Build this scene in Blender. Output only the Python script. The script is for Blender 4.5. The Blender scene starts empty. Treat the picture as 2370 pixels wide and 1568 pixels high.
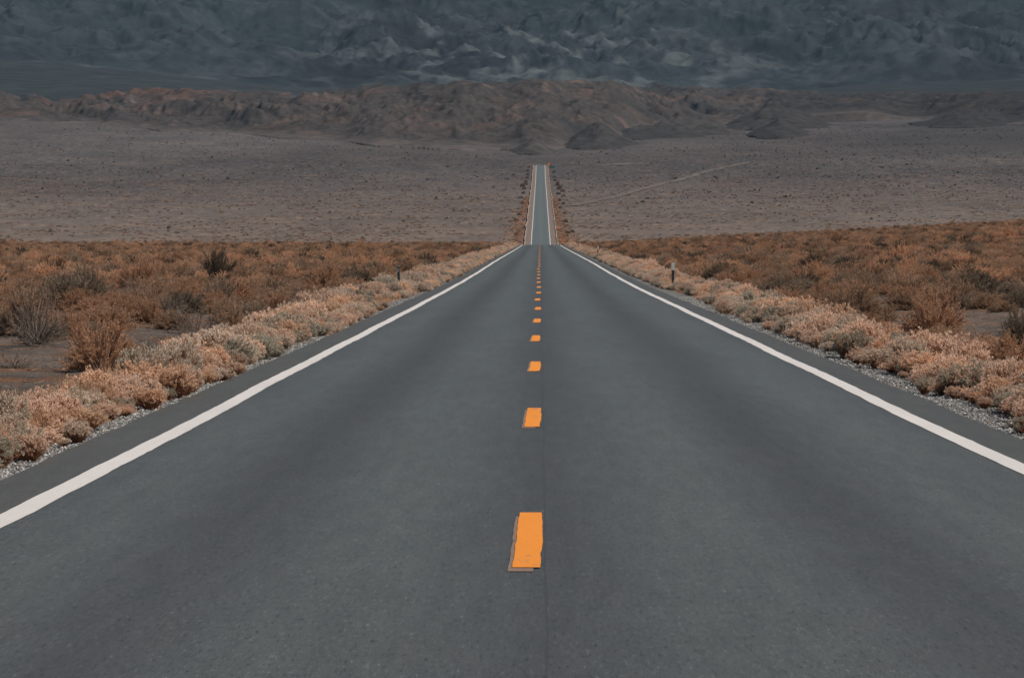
import bpy, math, random
import numpy as np
from math import radians, sin, cos, pi

S = bpy.context.scene
COL = S.collection
R = math.radians

# ---------------------------------------------------------------- camera, sky, sun, exposure
EYE = 1.78
FPX = 6780.0            # focal length in units of a picture 2369 wide; road vanishing point (1250, 560)
cam_d = bpy.data.cameras.new('camera')
cam = bpy.data.objects.new('camera', cam_d)
COL.objects.link(cam)
cam.location = (0, 0, EYE)
cam.rotation_euler = (R(90 - 1.892), 0, R(0.553))
cam_d.sensor_width = 36
cam_d.lens = 36 * FPX / 2369
cam_d.clip_start = 0.1
cam_d.clip_end = 60000
S.camera = cam

SUN_EL, SUN_AZ = 51, 112          # azimuth clockwise from +Y (towards +X)
w = bpy.data.worlds.new('World')
S.world = w
w.use_nodes = True
wn = w.node_tree
sky = wn.nodes.new('ShaderNodeTexSky')
sky.sky_type = 'NISHITA'
sky.sun_disc = False
sky.sun_elevation = R(SUN_EL)
sky.sun_rotation = R(SUN_AZ)
sky.altitude = 600
wn.links.new(sky.outputs[0], wn.nodes['Background'].inputs[0])
wn.nodes['Background'].inputs[1].default_value = 0.050
sun_d = bpy.data.lights.new('sun', 'SUN')
sun_d.energy = 4.7
sun_d.angle = R(0.9)
sun_d.color = (1.0, 0.915, 0.81)
sun = bpy.data.objects.new('sun', sun_d)
COL.objects.link(sun)
sun.rotation_euler = (R(90 - SUN_EL), 0, R(180 - SUN_AZ))
S.view_settings.view_transform = 'Standard'
S.view_settings.look = 'None'
S.view_settings.exposure = 0.12
S.view_settings.gamma = 1.0
S.render.engine = 'CYCLES'
S.cycles.max_bounces = 6
S.cycles.diffuse_bounces = 3
S.cycles.volume_bounces = 0
S.cycles.transparent_max_bounces = 8

rng = np.random.default_rng(7)
random.seed(7)

# ---------------------------------------------------------------- helpers
def tag(o, label=None, cat=None, group=None, kind=None):
    if label: o['label'] = label
    if cat: o['category'] = cat
    if group: o['group'] = group
    if kind: o['kind'] = kind
    return o

def mesh_np(name, v, f, smooth=False):
    """v (n,3), f (m,k) -> mesh datablock"""
    v = np.asarray(v, np.float32); f = np.asarray(f, np.int32)
    me = bpy.data.meshes.new(name)
    me.vertices.add(len(v)); me.vertices.foreach_set('co', v.ravel())
    m, k = f.shape
    me.loops.add(m * k); me.loops.foreach_set('vertex_index', f.ravel())
    me.polygons.add(m)
    me.polygons.foreach_set('loop_start', np.arange(0, m * k, k, dtype=np.int32))
    me.polygons.foreach_set('loop_total', np.full(m, k, np.int32))
    me.polygons.foreach_set('use_smooth', np.full(m, bool(smooth)))
    me.update(calc_edges=True)
    return me

def set_col(me, name, c):
    a = me.color_attributes.new(name, 'FLOAT_COLOR', 'POINT')
    c = np.asarray(c, np.float32)
    if c.shape[1] == 3: c = np.concatenate([c, np.ones((len(c), 1), np.float32)], 1)
    a.data.foreach_set('color', c.ravel())

def link(name, me, mat=None, parent=None):
    o = bpy.data.objects.new(name, me); COL.objects.link(o)
    if mat: me.materials.append(mat)
    if parent: o.parent = parent
    return o

def empty(name, loc, rz=0):
    o = bpy.data.objects.new(name, None); COL.objects.link(o)
    o.location = loc; o.rotation_euler = (0, 0, rz); o.empty_display_size = .2
    return o

def grid_faces(nr, nc):
    i = np.arange(nr - 1)[:, None] * nc + np.arange(nc - 1)[None]
    return np.stack([i, i + 1, i + nc + 1, i + nc], -1).reshape(-1, 4)

def _h(ix, iy, s):
    n = (ix.astype(np.int64) * 374761393 + iy.astype(np.int64) * 668265263 + s * 974634777) & 0xffffffff
    n = ((n ^ (n >> 13)) * 1274126177) & 0xffffffff
    return ((n ^ (n >> 16)) & 0xffff) / 65535.0

def pn(x, y, s=0):
    """gradient noise about -1..1"""
    x0 = np.floor(x); y0 = np.floor(y); fx = x - x0; fy = y - y0
    u = fx * fx * fx * (fx * (fx * 6 - 15) + 10); v = fy * fy * fy * (fy * (fy * 6 - 15) + 10)
    def g(i, j):
        a = _h(x0 + i, y0 + j, s) * 2 * pi
        return np.cos(a) * (fx - i) + np.sin(a) * (fy - j)
    return 1.5 * ((g(0, 0) * (1 - u) + g(1, 0) * u) * (1 - v) + (g(0, 1) * (1 - u) + g(1, 1) * u) * v)

def fbm(x, y, s=0, o=4, gain=.5):
    r = 0; a = 1; t = 0
    for k in range(o):
        r = r + a * pn(x * 2 ** k, y * 2 ** k, s + k * 17); t += a; a *= gain
    return r / t

def ridged(x, y, s=0, o=5, gain=.5):
    r = 0; a = 1; t = 0; wgt = 1
    for k in range(o):
        n = (1 - np.abs(pn(x * 2.05 ** k, y * 2.05 ** k, s + k * 31))) ** 2
        r = r + a * n * wgt; wgt = np.clip(n * 1.6, 0, 1); t += a; a *= gain
    return r / t

def sst(a, b, x):
    t = np.clip((x - a) / (b - a), 0, 1); return t * t * (3 - 2 * t)

def curve(xs, ys, x):
    """smooth interpolation (Catmull-Rom slopes limited to keep monotone stretches monotone)"""
    xs = np.asarray(xs, float); ys = np.asarray(ys, float)
    dx = np.diff(xs); s = np.diff(ys) / dx
    m = np.zeros(len(xs)); m[1:-1] = np.where(s[1:] * s[:-1] > 0, 2 * s[1:] * s[:-1] / (s[1:] + s[:-1] + 1e-12), 0)
    m[0] = s[0]; m[-1] = s[-1]
    x = np.asarray(x, float)
    i = np.clip(np.searchsorted(xs, x) - 1, 0, len(xs) - 2)
    t = (x - xs[i]) / dx[i]
    h = dx[i]
    ins = (1 + 2 * t) * (1 - t) ** 2 * ys[i] + t * (1 - t) ** 2 * h * m[i] + t * t * (3 - 2 * t) * ys[i + 1] + t * t * (t - 1) * h * m[i + 1]
    lo = ys[0] + m[0] * (x - xs[0]); hi = ys[-1] + m[-1] * (x - xs[-1])
    return np.where(x < xs[0], lo, np.where(x > xs[-1], hi, ins))

# ---------------------------------------------------------------- terrain heights
RY = [-40, 0, 100, 150, 217, 300, 401, 500, 567, 620, 700, 850, 980, 1060, 1140, 1400, 1649, 1900, 2131, 2300, 2453, 2600, 2900, 3400, 4200, 6000]
RZ = [0, 0, 0, .08, .3, .5, .74, 1.02, 1.22, 1.2, .1, -3.6, -3.0, -.6, 2.5, 13.8, 24.8, 36.2, 46.3, 55.8, 65.8, 73.3, 88.6, 115, 158, 240]
def zroad(y): return curve(RY, RZ, y)
def bump_z(x, y):
    d = np.abs(x)
    k = sst(4.6, 9, d)
    return k * (.16 * fbm(x / 6, y / 6, 3, 3) + .05 * fbm(x / .9, y / .9, 5, 2) * (np.abs(y) < 130)) \
        + .035 * sst(4.2, 5.2, d) * fbm(x / .5, y / .5, 9, 2) * (np.abs(y) < 90)
def zground(x, y):
    x = np.asarray(x, float); y = np.asarray(y, float)
    z = zroad(y)
    far = sst(700, 1000, y)
    z = z + (1 - far) * (np.clip(x - 11, 0, 90) * .052 * sst(90, 330, y) - .1 * sst(4.3, 7, np.abs(x)))
    z = z + .034 * np.maximum(np.sqrt(x * x + 900) - 50, 0) * sst(1000, 3500, y)
    z = z + bump_z(x, y) + far * (1.1 * fbm(x / 90, y / 90, 21, 3) + 2.2 * fbm(x / 420, y / 420, 23, 2)) * sst(10, 60, np.abs(x))
    return z

ROAD_L, ROAD_R = -4.04, 4.36
def edge_l(y): return ROAD_L + .035 * pn(y / 3.1, y * 0 + .5, 41) + .02 * pn(y / .5, y * 0 + .5, 42)
def edge_r(y): return ROAD_R + .04 * pn(y / 4.1, y * 0 + .5, 43) + .02 * pn(y / .5, y * 0 + .5, 44)

# ---------------------------------------------------------------- materials
class Mat:
    def __init__(s, name, rough=.9, spec=.3):
        s.m = bpy.data.materials.new(name); s.m.use_nodes = True
        s.t = s.m.node_tree; s.b = s.t.nodes['Principled BSDF']
        s.b.inputs['Roughness'].default_value = rough
        s.b.inputs['Specular IOR Level'].default_value = spec
        s._pos = None
    def n(s, t, **kw):
        x = s.t.nodes.new(t)
        for k, v in kw.items(): setattr(x, k, v)
        return x
    def l(s, a, b): s.t.links.new(a, b)
    def pos(s):
        if s._pos is None: s._pos = s.n('ShaderNodeNewGeometry').outputs['Position']
        return s._pos
    def noise(s, scale=(1, 1, 1), sc=1.0, detail=4, rough=.55, vec=None, out='Fac'):
        mp = s.n('ShaderNodeMapping'); mp.inputs['Scale'].default_value = scale
        s.l(vec or s.pos(), mp.inputs['Vector'])
        x = s.n('ShaderNodeTexNoise'); x.inputs['Scale'].default_value = sc
        x.inputs['Detail'].default_value = detail; x.inputs['Roughness'].default_value = rough
        s.l(mp.outputs[0], x.inputs['Vector'])
        return x.outputs[out]
    def n_ridge(s, sc):
        x = s.n('ShaderNodeTexNoise'); x.noise_type = 'RIDGED_MULTIFRACTAL'; x.normalize = True
        x.inputs['Scale'].default_value = sc; x.inputs['Detail'].default_value = 6; x.inputs['Roughness'].default_value = .6
        s.l(s.pos(), x.inputs['Vector']); return x.outputs['Fac']
    def ramp(s, fac, stops, interp='LINEAR'):
        r = s.n('ShaderNodeValToRGB'); e = r.color_ramp.elements; r.color_ramp.interpolation = interp
        while len(e) < len(stops): e.new(.5)
        for q, (p, c) in zip(e, stops):
            q.position = p; q.color = (c, c, c, 1) if isinstance(c, (int, float)) else (*c, 1)
        s.l(fac, r.inputs[0]); return r.outputs[0]
    def math(s, op, a, b=None, c=None):
        x = s.n('ShaderNodeMath', operation=op)
        for i, q in enumerate((a, b, c)):
            if q is None: continue
            if isinstance(q, (int, float)): x.inputs[i].default_value = q
            else: s.l(q, x.inputs[i])
        return x.outputs[0]
    def mix(s, fac, a, b, mode='MIX'):
        x = s.n('ShaderNodeMix', data_type='RGBA', blend_type=mode)
        for i, q in ((0, fac), (6, a), (7, b)):
            if isinstance(q, (int, float)): x.inputs[i].default_value = q if i == 0 else (q, q, q, 1)
            elif isinstance(q, tuple): x.inputs[i].default_value = (*q, 1)
            else: s.l(q, x.inputs[i])
        return x.outputs[2]
    def bump(s, h, strength=.5, dist=.02):
        x = s.n('ShaderNodeBump'); x.inputs['Strength'].default_value = strength; x.inputs['Distance'].default_value = dist
        s.l(h, x.inputs['Height']); s.l(x.outputs[0], s.b.inputs['Normal'])
    def col(s, c):
        if isinstance(c, tuple): s.b.inputs['Base Color'].default_value = (*c, 1)
        else: s.l(c, s.b.inputs['Base Color'])
    def attr(s, name): return s.n('ShaderNodeAttribute', attribute_name=name).outputs['Color']
    def xyz(s):
        x = s.n('ShaderNodeSeparateXYZ'); s.l(s.pos(), x.inputs[0]); return x.outputs

def mat_asphalt():
    M = Mat('asphalt', .55, .5)
    X, Y, Z = M.xyz()
    wob = M.noise((.5, .03, 1), 1, 2)
    xx = M.math('ADD', X, M.math('MULTIPLY_ADD', wob, .5, -.25))
    def band(c, wd):   # 1 at c falling to 0 at c +- wd
        return M.math('MAXIMUM', M.math('SUBTRACT', 1.0, M.math('DIVIDE', M.math('ABSOLUTE', M.math('SUBTRACT', xx, c)), wd)), 0.0)
    dark = M.math('MAXIMUM', M.math('MAXIMUM', band(-1.92, .75), band(2.0, .8)), M.math('MULTIPLY', band(.03, .75), .85))
    dark = M.math('MAXIMUM', dark, M.math('MAXIMUM', M.math('MULTIPLY', band(-3.5, .5), .5), M.math('MULTIPLY', band(3.85, .5), .5)))
    dark = M.math('SMOOTH_MIN', M.math('MULTIPLY', dark, 1.15), 1.0, .2)
    base = M.mix(dark, (.068, .075, .071), (.044, .045, .044))
    # shoulder outside the white lines: browner
    sh = M.math('MAXIMUM', M.math('GREATER_THAN', X, 3.86), M.math('LESS_THAN', X, -3.52))
    base = M.mix(sh, base, M.mix(M.noise((3, .4, 1), 1, 3), (.070, .067, .058), (.053, .052, .047)))
    base = M.mix(.5, base, M.mix(1.0, base, M.ramp(M.noise((1.2, .12, 1), 1, 5, .6), [(.3, .75), (.7, 1.25)]), 'MULTIPLY'))
    spk = M.ramp(M.noise((1, 1, 1), 75, 3, .75), [(.30, .55), (.48, .95), (.6, 1.05), (.74, 1.9)])
    base = M.mix(.75, base, M.mix(1.0, base, spk, 'MULTIPLY'))
    sp2 = M.ramp(M.noise((1, .16, 1), 42, 2, .8), [(.28, .40), (.42, .92), (.60, 1.02), (.67, 1.4), (.75, 2.2)])
    base = M.mix(1.0, base, M.mix(1.0, base, sp2, 'MULTIPLY'))
    sp3 = M.ramp(M.noise((1, .10, 1), 9, 4, .7), [(.30, .84), (.70, 1.16)])
    base = M.mix(1.0, base, sp3, 'MULTIPLY')
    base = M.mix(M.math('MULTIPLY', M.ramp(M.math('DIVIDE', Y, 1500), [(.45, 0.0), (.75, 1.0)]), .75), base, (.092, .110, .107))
    base = M.mix(M.ramp(M.noise((1.4, .35, 1), 2.2, 4, .6), [(.42, 0.0), (.60, .55)]), base, M.mix(1.0, base, (1.02, .93, .90), 'MULTIPLY'))
    # centre seam
    sw = M.math('MULTIPLY_ADD', M.noise((0.001, .35, 1), 1, 3), .035, .012)
    ds = M.math('ABSOLUTE', M.math('SUBTRACT', X, sw))
    seam = M.math('MULTIPLY', M.math('LESS_THAN', ds, M.math('MULTIPLY', M.noise((1, 2.5, 1), 1, 3), .012)), .5)
    base = M.mix(seam, base, (.022, .023, .024))
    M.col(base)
    M.b.inputs['Sheen Weight'].default_value = .06; M.b.inputs['Sheen Tint'].default_value = (.85, 1, .92, 1); M.b.inputs['Sheen Roughness'].default_value = .45
    M.bump(M.noise((1, 1, 1), 75, 3, .75), .55, .006)
    return M.m

def mat_paint(name, c, worn, amount, spec=.3):
    M = Mat(name, .6, spec)
    k = M.ramp(M.noise((6, 2.2, 6), 1, 6, .7), [(amount - .06, 1.0), (amount + .03, 0.0)])
    f = M.ramp(M.noise((1, 1, 1), 90, 3, .7), [(.28, .7), (.5, 1.0)])
    M.col(M.mix(k, M.mix(1.0, M.mix(M.noise((2, .4, 2), 1, 4), c, tuple(q * .78 for q in c)), f, 'MULTIPLY'), worn))
    M.bump(M.noise((1, 1, 1), 75, 3, .75), .3, .004)
    return M.m

def mat_ground():
    M = Mat('desert_ground', .95, .15)
    X, Y, Z = M.xyz()
    a = M.ramp(M.noise((1, 1, 1), .35, 6, .6), [(.3, (.060, .048, .040)), (.5, (.098, .080, .068)), (.7, (.140, .116, .099))])
    rust = M.ramp(M.noise((1, 1, 1), .55, 5, .65), [(.50, 0.0), (.62, .85)])
    a = M.mix(rust, a, (.155, .078, .046))
    fine = M.ramp(M.noise((1, 1, 1), 22, 4, .8), [(.3, .35), (.5, 1.0), (.68, 2.0)])
    near = M.mix(1.0, a, fine, 'MULTIPLY')
    # valley fan: gravelly, with pale wash streaks and darker scrub
    f = M.ramp(M.noise((1, .35, 1), .016, 6, .62), [(.32, (.056, .052, .055)), (.52, (.077, .070, .071)), (.70, (.097, .084, .080))])
    big = M.ramp(M.noise((1, .3, 1), .0028, 4, .55), [(.35, .74), (.65, 1.2)])
    f = M.mix(1.0, f, big, 'MULTIPLY')
    spots = M.ramp(M.noise((1, .4, 1), .22, 5, .75), [(.36, .32), (.46, .85), (.56, 1.05), (.66, 1.3)])
    f = M.mix(1.0, f, spots, 'MULTIPLY')
    fadeS = M.ramp(M.math('DIVIDE', Y, 4000), [(.25, 1.0), (.5, .55), (.8, .25)])
    st = M.math('MULTIPLY', M.ramp(M.noise((.55, .22, 1), .36, 4, .74), [(.56, 0.0), (.66, 1.0)]), fadeS)
    f = M.mix(st, f, (.25, .195, .155))
    wa = M.math('MULTIPLY', M.ramp(M.noise((.09, .05, 1), .5, 5, .7), [(.55, 0.0), (.66, .8)]), fadeS)
    f = M.mix(wa, f, (.19, .125, .085))
    tanN = M.ramp(M.math('DIVIDE', Y, 4000), [(.26, 1.0), (.36, .55), (.55, 0.0)])
    f = M.mix(M.math('MULTIPLY', tanN, M.noise((1, .5, 1), .03, 5, .6)), f, (.20, .150, .118))
    k = M.ramp(M.math('DIVIDE', Y, 1000), [(.60, 0.0), (.9, 1.0)])
    c = M.mix(k, near, f)
    # desert-varnished darker apron on the right
    ap = M.math('MULTIPLY', M.ramp(M.math('MULTIPLY_ADD', M.noise((1, .4, 1), .004, 4), .05, M.math('DIVIDE', X, Y)), [(.112, 0.0), (.150, 1.0)]), M.ramp(M.math('DIVIDE', M.math('MULTIPLY_ADD', M.noise((1, .4, 1), .003, 4), 300, Y), 5000), [(.50, 0.0), (.60, .62), (.80, .62), (.9, 0.0)]))
    M.col(M.mix(ap, c, (.030, .029, .030)))
    M.bump(M.noise((1, 1, 1), 14, 5, .75), .9, .05)
    return M.m

def mat_gravel():
    M = Mat('gravel', .9, .25)
    v = M.n('ShaderNodeTexVoronoi'); v.inputs['Scale'].default_value = 38
    M.l(M.pos(), v.inputs['Vector'])
    c = M.ramp(M.math('FRACT', M.math('MULTIPLY', v.outputs['Distance'], 3.7)), [(0, (.05, .051, .052)), (.5, (.14, .138, .135)), (1, (.30, .29, .275))])
    c = M.mix(1.0, c, M.ramp(M.noise((1, 1, 1), 3, 4), [(.3, .75), (.7, 1.2)]), 'MULTIPLY')
    M.col(c)
    M.bump(v.outputs['Distance'], .9, .03)
    return M.m

def mat_tint(name, attr, rough=.9, transl=.0, sc=None, con=.28, bmp=None):
    """colour from a colour attribute, with small random variation"""
    M = Mat(name, rough, .2)
    c = M.attr(attr)
    if sc:
        c = M.mix(1.0, c, M.ramp(M.noise((1, 1, 1.6), sc, 9, .72), [(.32, 1 - con), (.68, 1 + con)]), 'MULTIPLY')
    M.col(c)
    if bmp: M.bump(M.n_ridge(bmp[0]), bmp[2], bmp[1])
    if transl: add_transl(M, c, transl)
    return M

def add_transl(M, c, k):
    tr = M.n('ShaderNodeBsdfTranslucent'); mx = M.n('ShaderNodeMixShader')
    if isinstance(c, tuple): tr.inputs[0].default_value = (*c, 1)
    else: M.l(c, tr.inputs[0])
    mx.inputs[0].default_value = k
    M.l(M.b.outputs[0], mx.inputs[1]); M.l(tr.outputs[0], mx.inputs[2])
    M.l(mx.outputs[0], M.t.nodes['Material Output'].inputs[0])

def mat_leaf(name, c0, c1, transl=.3):
    M = Mat(name, .85, .2)
    oi = M.n('ShaderNodeObjectInfo').outputs['Random']
    g = M.n('ShaderNodeTexCoord').outputs['Object']
    nz = M.noise((1, 1, 1), 5, 4, .65, vec=g)
    c = M.mix(M.ramp(nz, [(.32, 0.0), (.68, 1.0)]), c0, c1)
    c = M.mix(1.0, c, M.ramp(oi, [(0, .82), (1, 1.18)]), 'MULTIPLY')
    M.col(c); add_transl(M, c, transl)
    return M.m

MAT_ROAD = mat_asphalt()
MAT_WHITE = mat_paint('white_road_paint', (.66, .63, .61), (.30, .30, .30), .27)
MAT_ORANGE = mat_paint('orange_road_paint', (.84, .285, .030), (.40, .19, .085), .385)
MAT_FADED = mat_paint('faded_road_paint', (.25, .17, .13), (.12, .10, .088), .42)
MAT_GROUND = mat_ground()
MAT_GRAVEL = mat_gravel()

PALE = {
    'pinkish tan': mat_leaf('pinkish_tan_foliage', (0.82, 0.61, 0.47), (0.7, 0.49, 0.365)),
    'orange tan': mat_leaf('orange_tan_foliage', (0.82, 0.57, 0.4), (0.68, 0.44, 0.285)),
    'greyish tan': mat_leaf('greyish_tan_foliage', (0.7, 0.575, 0.46), (0.56, 0.45, 0.35)),
    'olive grey': mat_leaf('olive_grey_foliage', (0.48, 0.43, 0.34), (0.38, 0.33, 0.25)),
}
BROWN = {
    'rust brown': mat_leaf('rust_brown_foliage', (0.54, 0.315, 0.195), (0.35, 0.2, 0.122)),
    'dull brown': mat_leaf('dull_brown_foliage', (0.44, 0.285, 0.188), (0.29, 0.188, 0.123)),
    'greyish brown': mat_leaf('greyish_brown_foliage', (0.33, 0.248, 0.182), (0.225, 0.168, 0.123)),
    'dark olive brown': mat_leaf('dark_olive_foliage', (0.17, 0.13, 0.094), (0.115, 0.09, 0.064)),
}
MAT_STEM = mat_leaf('dry_stem', (.125, .088, .068), (.070, .048, .038), .0)
MAT_GREYSTEM = mat_leaf('grey_dry_stem', (.15, .125, .11), (.075, .062, .056), .0)
MAT_TANSTEM = mat_leaf('tan_stem', (.34, .17, .095), (.22, .10, .055), .0)

# ---------------------------------------------------------------- ground (one sheet to the horizon)
def row_set(a, b, k):
    r = [a]
    while r[-1] < b: r.append(r[-1] * (1 + k))
    return r
rows = np.array(row_set(.6, 18, .05) + row_set(18.1, 120, .008)[1:] + row_set(121, 700, .011)[1:] + row_set(705, 1060, .012)[1:] + row_set(1062, 5000, .0055)[1:] + row_set(5050, 18000, .03)[1:])
rows = np.unique(rows)
az = np.concatenate([-np.array(row_set(13.0, 180, .11))[::-1][1:], np.linspace(-13, 13, 470), np.array(row_set(13.0, 180, .11))[1:]])
az = np.clip(az, -180, 180)
A, D = np.meshgrid(np.radians(az), rows)
# distances are measured along the road, so that rows follow it ahead of the camera
k = np.where(np.abs(A) < R(40), 1 / np.cos(np.clip(A, -R(40), R(40))), 1 / np.cos(R(40)))
GX = D * np.sin(A) * k; GY = D * np.cos(A) * k
GZ = zground(GX, np.abs(GY))
near_dip = .12 * (1 - sst(3.85, 4.15, np.abs(GX))) * (np.abs(GY) < 650)
far_dip = .55 * (1 - sst(6.0, 8.5, np.abs(GX - .17))) * (np.abs(GY) >= 650) * (np.abs(GY) < 2465)
GZ = GZ - near_dip - far_dip - .03
me = mesh_np('ground', np.stack([GX, GY, GZ], -1).reshape(-1, 3), grid_faces(*GX.shape), True)
tag(link('ground', me, MAT_GROUND), 'grey-brown desert ground sloping up to the far hills', 'ground', kind='structure')

# ---------------------------------------------------------------- road, shoulders, paint
def strip(name, ys, xa, xb, dz, mat, parent=None, cols=2, skirt=0, zf=None, bow=0):
    t = np.linspace(0, 1, cols)[None]
    X = xa[:, None] * (1 - t) + xb[:, None] * t
    Y = np.repeat(ys[:, None], cols, 1)
    Z = np.repeat((zf or zroad)(ys)[:, None], cols, 1) + dz + bow * (1 - (2 * t - 1) ** 2)
    if skirt:
        X = np.concatenate([X[:, :1] - .02, X, X[:, -1:] + .02], 1); Y = np.concatenate([Y[:, :1], Y, Y[:, -1:]], 1)
        Z = np.concatenate([Z[:, :1] - skirt, Z, Z[:, -1:] - skirt], 1)
    me = mesh_np(name, np.stack([X, Y, Z], -1).reshape(-1, 3), grid_faces(*X.shape), False)
    return link(name, me, mat, parent)
ry = np.concatenate([np.arange(-40, 8, 4), np.arange(8, 120, .25), np.arange(120, 720, 2), np.arange(720, 2466, 5)])
far_k = sst(600, 760, ry)
road = strip('road', ry, edge_l(ry) * (1 - far_k) - 3.6 * far_k, edge_r(ry) * (1 - far_k) + 3.95 * far_k, .0, MAT_ROAD, cols=9, skirt=.09)
tag(road, 'straight two-lane asphalt road running to the foot of the hills', 'road', kind='structure')
def wander(y, s): return .03 * pn(y / 9, y * 0 + .3, s) + .012 * pn(y / 1.1, y * 0 + .3, s + 1) + sst(900, 1200, y) * (.14 * pn(y / 28, y * 0 + .3, s + 2) + .10 * pn(y / 11, y * 0 + .3, s + 3))
def nick(y, s): return .006 * pn(y / .22, y * 0 + .1, s) + .035 * np.clip(pn(y / .7, y * 0 + .1, s + 5) - .62, 0, 1) + .0
def edge_line(c, s):
    wl = .095 + .05 * sst(900, 1200, ry)
    a = c + wander(ry, s) - wl + nick(ry, s + 10) * (-1); b = c + wander(ry, s) + wl + nick(ry, s + 20)
    return strip('edge_line', ry, a, b, .004, MAT_WHITE, road)
edge_line(-3.43, 60)['label'] = 'white line along the left edge of the road'
edge_line(3.77, 80)['label'] = 'white line along the right edge of the road'
for i in range(47):
    y0 = 15.95 + 12.19 * i
    if y0 > 585: break
    j = rng.normal(0, 1, 8)
    L = 3.25 + .1 * j[0]
    ys = np.linspace(y0, y0 + L, 15)
    ragged = lambda s: .005 * pn(ys * 2.2, ys * 0 + i * 3.7, s) + .003 * rng.normal(0, 1, 15)
    xo = -.02 + .012 * j[1]
    a = -.135 + xo + .5 * .04 * (ys - y0) / L + ragged(1); b = .015 + xo + .018 * np.sin((ys - y0) / L * 2.6) + ragged(2)
    dsh = strip('centre_dash', ys, a, b, .008, MAT_ORANGE, road)
    ys2 = np.linspace(y0 - .16, y0 + L - .25, 15)
    strip('faded_paint', ys2, a - .024 + 0 * ys, b - .024 - .015, .004, MAT_FADED, dsh)
# faint centre line of the far stretch
MAT_FAR = Mat('far_centre_paint'); MAT_FAR.col((.17, .16, .14))
yf = np.arange(1040, 2440, 10.)
strip('centre_line', yf, .10 + 0 * yf, .24 + 0 * yf, .01, MAT_FAR.m, road)

# gravel shoulders of the near stretch
gy = np.concatenate([np.arange(-30, 8, 4), np.arange(8, 120, .25), np.arange(120, 640, 2)])
def gw_l(y): return .34 + .10 * pn(y / 5, y * 0 + .2, 90) + .06 * pn(y / 1.3, y * 0 + .2, 91) + .35 * np.exp(-((y - 88) / 9) ** 2)
def gw_r(y): return .58 + .14 * pn(y / 5, y * 0 + .2, 92) + .08 * pn(y / 1.3, y * 0 + .2, 93) + .35 * np.exp(-((y - 95) / 14) ** 2)
def gravel_strip(side):
    if side < 0: x0 = edge_l(gy) + .06; x1 = edge_l(gy) - gw_l(gy)
    else: x0 = edge_r(gy) - .06; x1 = edge_r(gy) + gw_r(gy)
    n = 9; t = np.linspace(0, 1, n)[None]
    X = x0[:, None] * (1 - t) + x1[:, None] * t; Y = np.repeat(gy[:, None], n, 1)
    Z = np.maximum(zroad(Y) - .022 - .02 * t, zground(X, np.abs(Y)) - .026) + .012 * fbm(X / .2, Y / .2, 95, 2) * (t > .15)
    Z[:, 0] = zroad(gy) - .03; Z[:, -1] = zground(x1, np.abs(gy)) - .05
    o = link('gravel_shoulder', mesh_np('gravel_shoulder', np.stack([X, Y, Z], -1).reshape(-1, 3), grid_faces(*X.shape), True), MAT_GRAVEL)
    return tag(o, f"strip of grey gravel along the {'left' if side < 0 else 'right'} asphalt edge", 'gravel', kind='structure')
gravel_strip(-1); gravel_strip(1)

# loose stones on the gravel
OCT_V = np.array([(1, 0, 0), (-1, 0, 0), (0, 1, 0), (0, -1, 0), (0, 0, 1), (0, 0, -1)], float)
OCT_F = np.array([(0, 2, 4), (2, 1, 4), (1, 3, 4), (3, 0, 4), (2, 0, 5), (1, 2, 5), (3, 1, 5), (0, 3, 5)])
def stones():
    n = 30000
    side = rng.random(n) < .5
    y = 21 + 75 * rng.random(n) ** 1.5
    u = rng.random(n)
    x = np.where(side, edge_l(y) - .02 - u * (gw_l(y) + .1), edge_r(y) + .02 + u * (gw_r(y) + .1))
    s = .006 + .014 * rng.random(n) ** 2.5
    z = np.maximum(zroad(y) - .022 - .02 * u, zground(x, y) - .026) + s * .3
    V = OCT_V[None] * s[:, None, None] * rng.uniform(.6, 1.3, (n, 6, 1)) * np.array([1.2, 1.0, .8])
    th = rng.random(n) * 2 * pi; c, sn = np.cos(th)[:, None], np.sin(th)[:, None]
    P = np.stack([V[..., 0] * c - V[..., 1] * sn + x[:, None], V[..., 0] * sn + V[..., 1] * c + y[:, None], V[..., 2] + z[:, None]], -1)
    F = (OCT_F[None] + np.arange(n)[:, None, None] * 6).reshape(-1, 3)
    me = mesh_np('loose_gravel', P.reshape(-1, 3), F)
    g = np.clip(rng.normal(.23, .12, n), .05, .6)
    c = np.stack([g * 1.02, g, g * .97], -1)
    set_col(me, 'tint', np.repeat(c, 6, 0))
    tag(link('loose_gravel', me, mat_tint('loose_stone', 'tint').m), 'loose grey stones lying on the gravel shoulders', 'gravel', kind='stuff')
stones()

# dirt shoulders of the far stretch
MAT_DIRT = Mat('pale_dirt', .95, .1); MAT_DIRT.col(MAT_DIRT.mix(MAT_DIRT.noise((.5, .05, 1), 1, 5), (.135, .108, .096), (.19, .15, .13)))
MAT_BERM = Mat('pale_berm', .95, .1); MAT_BERM.col(MAT_BERM.mix(MAT_BERM.noise((.5, .08, 1), 1, 5), (.20, .145, .115), (.36, .28, .23)))
fy = np.arange(960, 2462, 5.)
for s, e in ((-1, -3.5), (1, 3.85)):
    w2 = 2.35 + .5 * pn(fy / 60, fy * 0, 97 + s) + .2 * pn(fy / 14, fy * 0, 99 + s)
    o = strip('dirt_shoulder', fy, e + 0 * fy, e + s * w2, -.03, MAT_DIRT.m, cols=3)
    tag(o, f"pale dirt shoulder of the far road stretch, {'left' if s < 0 else 'right'} side", 'shoulder', kind='structure')
    o = strip('dirt_berm', fy, e + s * w2, e + s * (w2 + .55 + .25 * pn(fy / 9, fy * 0, 101 + s)), -.05, MAT_BERM.m, cols=5, bow=.38)
    tag(o, f"low pale berm beside the far road stretch, {'left' if s < 0 else 'right'} side", 'berm', kind='structure')

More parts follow.
